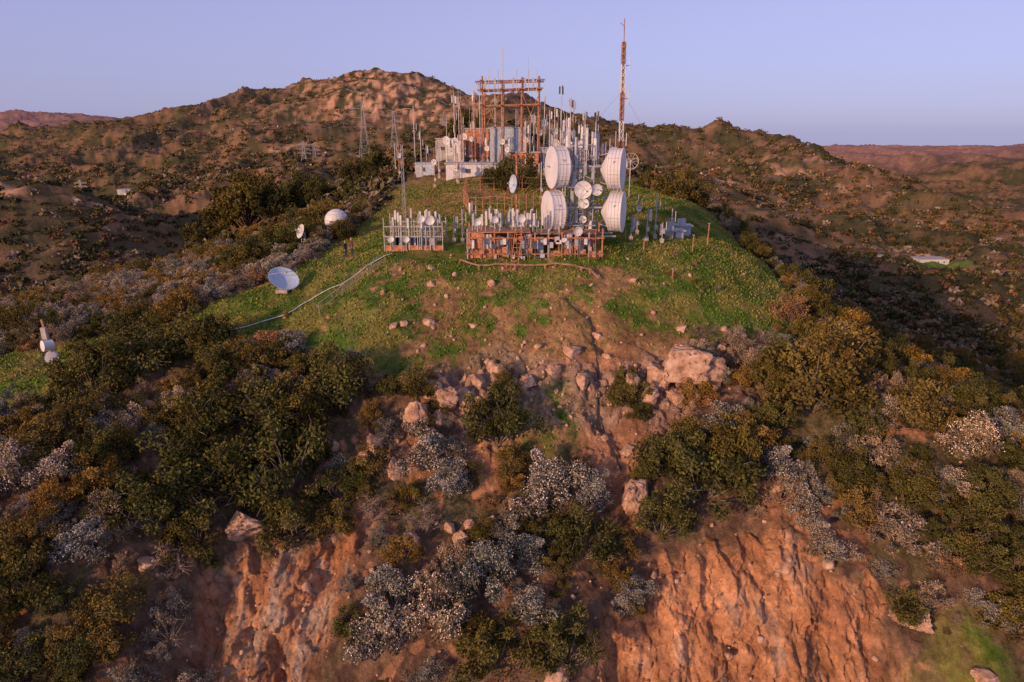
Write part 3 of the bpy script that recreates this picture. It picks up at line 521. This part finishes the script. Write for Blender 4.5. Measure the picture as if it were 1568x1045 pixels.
# rusty fence enclosure mid slope
b=B();P=[(-6,86),(-5,80),(0,78),(5,82),(5,90),(-6,92)]
for i in range(len(P)):
    p,q=P[i],P[(i+1)%len(P)];n=6
    for j in range(n):
        x=p[0]+(q[0]-p[0])*j/n;y=p[1]+(q[1]-p[1])*j/n;x2=p[0]+(q[0]-p[0])*(j+1)/n;y2=p[1]+(q[1]-p[1])*(j+1)/n;z=hz(x,y);z2=hz(x2,y2)
        b.cyl((x,y,z-.2),(x,y,z+1.9),.05,'rust',k=5)
        for h in(.3,1,1.75): b.cyl((x,y,z+h),(x2,y2,z2+h),.025,'rust',k=4)
b.make('pipe_fence')
def polytube(name,pts,r,m,lift=0.06,posts=0,rails=(0,)):
    b=B()
    for i in range(len(pts)-1):
        (x,y),(u,v)=pts[i],pts[i+1];n=max(1,int(math.hypot(u-x,v-y)/.7))
        for j in range(n):
            p=(x+(u-x)*j/n,y+(v-y)*j/n);q=(x+(u-x)*(j+1)/n,y+(v-y)*(j+1)/n)
            for rl in rails: b.cyl((*p,hz(*p)+lift+rl),(*q,hz(*q)+lift+rl),r,m,k=6)
            if posts and j%posts==0: b.cyl((*p,hz(*p)-.2),(*p,hz(*p)+lift+max(rails)),r,m,k=5)
    b.make(name)
polytube('white_pipe',[(-25.5,52.5),(-21.7,53.3),(-18.7,54.2),(-17,55.7),(-14.6,57),(-12.8,59),(-10.8,61)],.045,'white',.12)
polytube('metal_handrail',[(-15.5,53.2),(-13.6,55.2),(-11.4,58.6)],.03,'steel',.1,3,(.45,.9))
polytube('wooden_rail_fence',[(-2.8,57.6),(.3,57.7),(3.7,57.6),(6.6,56.8),(7.2,55.6)],.08,'wood',.35,3)
polytube('wooden_rail_fence',[(-4.5,58.6),(-2.8,57.6)],.08,'wood',.3,3)
polytube('drain_hose',[(4.2,53.4),(4.6,52.6),(5.2,52),(5.9,51.6),(6.2,51),(6.1,49.5),(6.4,47.8),(6.2,46),(6,44.5),(6.1,43.4),(6.3,42.7),(7.2,40.7)],.055,'black',.1)
# ladder
b=B();zl=hz(.2,58.8)
for dx in(-.3,.3): b.cyl((.2+dx,57.8,zl-.4),(.6+dx,59.3,zl+2.8),.04,'rust')
for k in range(9): t=k/9+.05;b.cyl((-.1+.4*t,57.8+1.5*t,zl-.4+3.2*t),(.5+.4*t,57.8+1.5*t,zl-.4+3.2*t),.03,'rust')
b.make('ladder')
for x,y,h in((19.5,68,2.3),(13.6,57,.9),(17,64,1.5),(12,62,1.2)): 
    b=B();b.cyl((x,y,hz(x,y)-.2),(x+.05,y,hz(x,y)+h),.07,'wood');b.box((x,y,hz(x,y)+h),(.2,.2,.06),'steel');b.make('fence_post')
def ground_dish(x,y,r,ax,m,name,hh):
    b=B();z=hz(x,y);b.cyl((x,y,z-.3),(x,y,z+hh),.12,'steel');ax=Vector(ax).normalized();c=Vector((x,y,z+hh))+ax*.25
    b.dish(c,ax,r,m,r*.28);b.box((x,y,z+.05),(1,1,.3),'conc');b.cyl((x+.5,y+.5,z),c-Vector((0,0,r*.4)),.05,'steel');b.cyl((x-.6,y+.3,z),c-Vector((0,0,r*.4)),.05,'steel');b.make(name,smooth=False)
ground_dish(-20,58.3,1.28,(.45,-.45,.77),'dish','satellite_dish',.75)
ground_dish(-22,72.5,.75,(-.6,-.5,.3),'white','satellite_dish',1.6)
b=B();x,y=-20,78.5;z=hz(x,y);pr=[(1.35*math.sin(t),1.35*math.cos(t)) for t in np.linspace(-1.1,1.5708,14)];b.revolve((x,y,z+1.5),(0,0,1),pr,'white',20);b.cyl((x,y,z-.4),(x,y,z+.5),.75,'conc',k=20)
for t in(-.5,.1,.7): b.revolve((x,y,z+1.5),(0,0,1),[(1.355*math.sin(t)-.02,1.36*math.cos(t)),(1.355*math.sin(t)+.02,1.36*math.cos(t))],'grey',20)
b.make('radome')
b=B();x,y=-34.0,48.3;z=hz(x,y);b.cyl((x,y,z-.3),(x-.5,y,z+4.2),.09,'wood');b.drum((x-.1,y-.3,z+1.4),(.5,-.85,.1),.42,.7);b.drum((x-.25,y-.3,z+2.3),(-.6,-.8,.1),.4,.65);b.box((x-.35,y-.2,z+3.2),(.4,.25,.9),'conc',bev=.03);b.cyl((x+.4,y,z),(x-.2,y,z+1.8),.05,'wood');b.make('relay_antenna_post')
def pylon(x,y,h,w):
    b=B();z=hz(x,y)-1;r=y*.0002;b.lattice((x,y,z),(x,y,z+h*.62),w,w*.32,6,'steel',r);b.lattice((x,y,z+h*.62),(x,y,z+h),w*.32,w*.1,5,'steel',r)
    for t in(.66,.78,.9):
        zz=z+h*t;b.cyl((x-w*.7,y,zz),(x+w*.7,y,zz),r,'steel',k=4);b.cyl((x-w*.7,y,zz),(x,y,zz+h*.05),r*.7,'steel',k=4);b.cyl((x+w*.7,y,zz),(x,y,zz+h*.05),r*.7,'steel',k=4)
    b.make('transmission_pylon')
pylon(-83,400,41,8);pylon(-147,500,24,7);pylon(-141,505,22,6);pylon(-278,450,19,6);pylon(-99,600,40,9);pylon(-62,650,26,7)
b=B()
def wire(p,q,sag,r):
    pr=None
    for i in range(21):
        t=i/20;c=Vector(p).lerp(Vector(q),t)-Vector((0,0,sag*4*t*(1-t)))
        if pr is not None:b.cyl(pr,c,r,'steel',k=3,cap=False)
        pr=c
for dz in(0,-4,-8): wire((-83,400,22+dz),(-20,330,14+dz),6,.03);wire((-147,500,8+dz/2),(-83,400,20+dz),6,.03)
for dz in(0,2.2,4.4,6.6): wire((60,330,-36+dz),(330,330,-34+dz),6,.03)
b.make('power_lines')
def house(x,y,w,d,h,m='white'):
    par,z=shed('hillside_house',x,y,w,d,h,m,'conc');return par
house(-250,470,20,8,3.2);house(-262,474,9,8,3.5,'grey');house(184,298,13,7,3,'white');house(163,300,4,3,2.6,'blue')
# ---------------------------------------------------------------- people
def person(x,y,rz,top,ph):
    J={'p':(0,0,.93,.125),'s1':(0,0,1.1,.12),'s2':(0,.01,1.3,.145),'n':(0,0,1.47,.06),'h1':(0,-.01,1.56,.078),'h2':(0,-.015,1.66,.095),'h3':(0,0,1.74,.06)}
    E=[('p','s1'),('s1','s2'),('s2','n'),('n','h1'),('h1','h2'),('h2','h3')]
    for sg,t in((-1,'l'),(1,'r')):
        J['hip'+t]=(sg*.1,0,.88,.095);J['kn'+t]=(sg*.12,-.03+ph*sg*.04,.49,.06);J['an'+t]=(sg*.13,.02+ph*sg*.05,.09,.042);J['to'+t]=(sg*.15,-.14+ph*sg*.05,.04,.04)
        J['sh'+t]=(sg*.19,0,1.4,.062);J['el'+t]=(sg*.26,.03,1.12,.045);J['wr'+t]=(sg*.24,-.08,.88,.028);J['pa'+t]=(sg*.24,-.1,.81,.03)
        E+=[('p','hip'+t),('hip'+t,'kn'+t),('kn'+t,'an'+t),('an'+t,'to'+t),('s2','sh'+t),('sh'+t,'el'+t),('el'+t,'wr'+t),('wr'+t,'pa'+t)]
        for k in range(4):
            J['f%d'%k+t]=(sg*(.235+.004*k),-.135+.018*k,.765,.009);J['g%d'%k+t]=(sg*(.225),-.13+.018*k,.72+.006*abs(k-1.5),.008);E+=[('pa'+t,'f%d'%k+t),('f%d'%k+t,'g%d'%k+t)]
        J['th'+t]=(sg*.215,-.15,.80,.01);E.append(('pa'+t,'th'+t))
    keys=list(J);me=bpy.data.meshes.new('body');me.from_pydata([J[k][:3] for k in keys],[(keys.index(a),keys.index(b)) for a,b in E],[]);o=bpy.data.objects.new('tmp',me);LC.objects.link(o)
    sk=o.modifiers.new('s','SKIN')
    for i,k in enumerate(keys): sv=me.skin_vertices[0].data[i];sv.radius=(J[k][3],J[k][3]*(.8 if k in('s1','s2','p') else 1));sv.use_root=(k=='p')
    o.modifiers.new('u','SUBSURF').levels=1
    dg=bpy.context.evaluated_depsgraph_get();m2=bpy.data.meshes.new_from_object(o.evaluated_get(dg));bpy.data.objects.remove(o)
    for n_ in('skin',top,'navy','hair','dark'): m2.materials.append(MT[n_])
    for f in m2.polygons:
        c=f.center;f.use_smooth=True
        f.material_index=4 if c.z<.1 else 3 if (c.z>1.68 or (c.z>1.56 and c.y>.03)) else 0 if (c.z>1.46 or (abs(c.x)>.2 and c.z<.9)) else 2 if c.z<.93 else 1
    par=bpy.data.objects.new('person',None);LC.objects.link(par);bd=bpy.data.objects.new('body',m2);LC.objects.link(bd);bd.parent=par
    b=B();b.revolve((0,-.115,1.615),(0,-1,-.3),[(0,.02),(.02,.012),(.03,0)],'skin',8)
    for sg in(-1,1): b.revolve((sg*.035,-.1,1.655),(0,-1,0),[(0,.014),(.006,.008),(.008,0)],'dark',8);b.box((sg*.097,0,1.63),(.02,.04,.06),'skin',bev=.006)
    b.box((0,-.1,1.575),(.05,.012,.012),'coat',bev=.003);b.make('face',par)
    par.location=(x,y,hz(x,y)-.01);par.rotation_euler=(0,0,rz)
person(-15.7,64,1.2,'coat2',.6);person(-15.05,63.8,-.9,'coat',-.5)
# ---------------------------------------------------------------- camera, light, sky
cam=bpy.data.cameras.new('camera');cam.lens=24;cam.sensor_width=36;cam.clip_end=20000
c=bpy.data.objects.new('camera',cam);LC.objects.link(c);c.rotation_euler=(math.radians(72.9),0,0);scn.camera=c
w=bpy.data.worlds.new('World');scn.world=w;w.use_nodes=True;nt=w.node_tree;bg=nt.nodes['Background']
sk=nt.nodes.new('ShaderNodeTexSky');sk.sky_type='NISHITA';sk.sun_disc=False;sk.sun_elevation=math.radians(13);sk.sun_rotation=math.radians(222);sk.ozone_density=5;sk.air_density=1;sk.dust_density=.6
hs=nt.nodes.new('ShaderNodeHueSaturation');hs.inputs['Saturation'].default_value=.62;nt.links.new(sk.outputs[0],hs.inputs['Color'])
mx=nt.nodes.new('ShaderNodeMix');mx.data_type='RGBA';mx.blend_type='MULTIPLY';mx.inputs[0].default_value=1;mx.inputs[7].default_value=(1.12,.96,1.25,1)
hz_=nt.nodes.new('ShaderNodeMix');hz_.data_type='RGBA';hz_.inputs[0].default_value=.6;hz_.inputs[7].default_value=(2.75,2.7,4.6,1)
nt.links.new(hs.outputs[0],mx.inputs[6]);nt.links.new(mx.outputs[2],hz_.inputs[6]);nt.links.new(hz_.outputs[2],bg.inputs[0]);bg.inputs[1].default_value=.148
Ls=bpy.data.lights.new('sun','SUN');Ls.energy=4.4;Ls.color=(1,.60,.34);Ls.angle=math.radians(2.5)
lo=bpy.data.objects.new('sun',Ls);LC.objects.link(lo);lo.rotation_euler=(math.radians(77),0,math.radians(-42))
scn.view_settings.view_transform='Standard';scn.view_settings.look='None';scn.view_settings.exposure=0
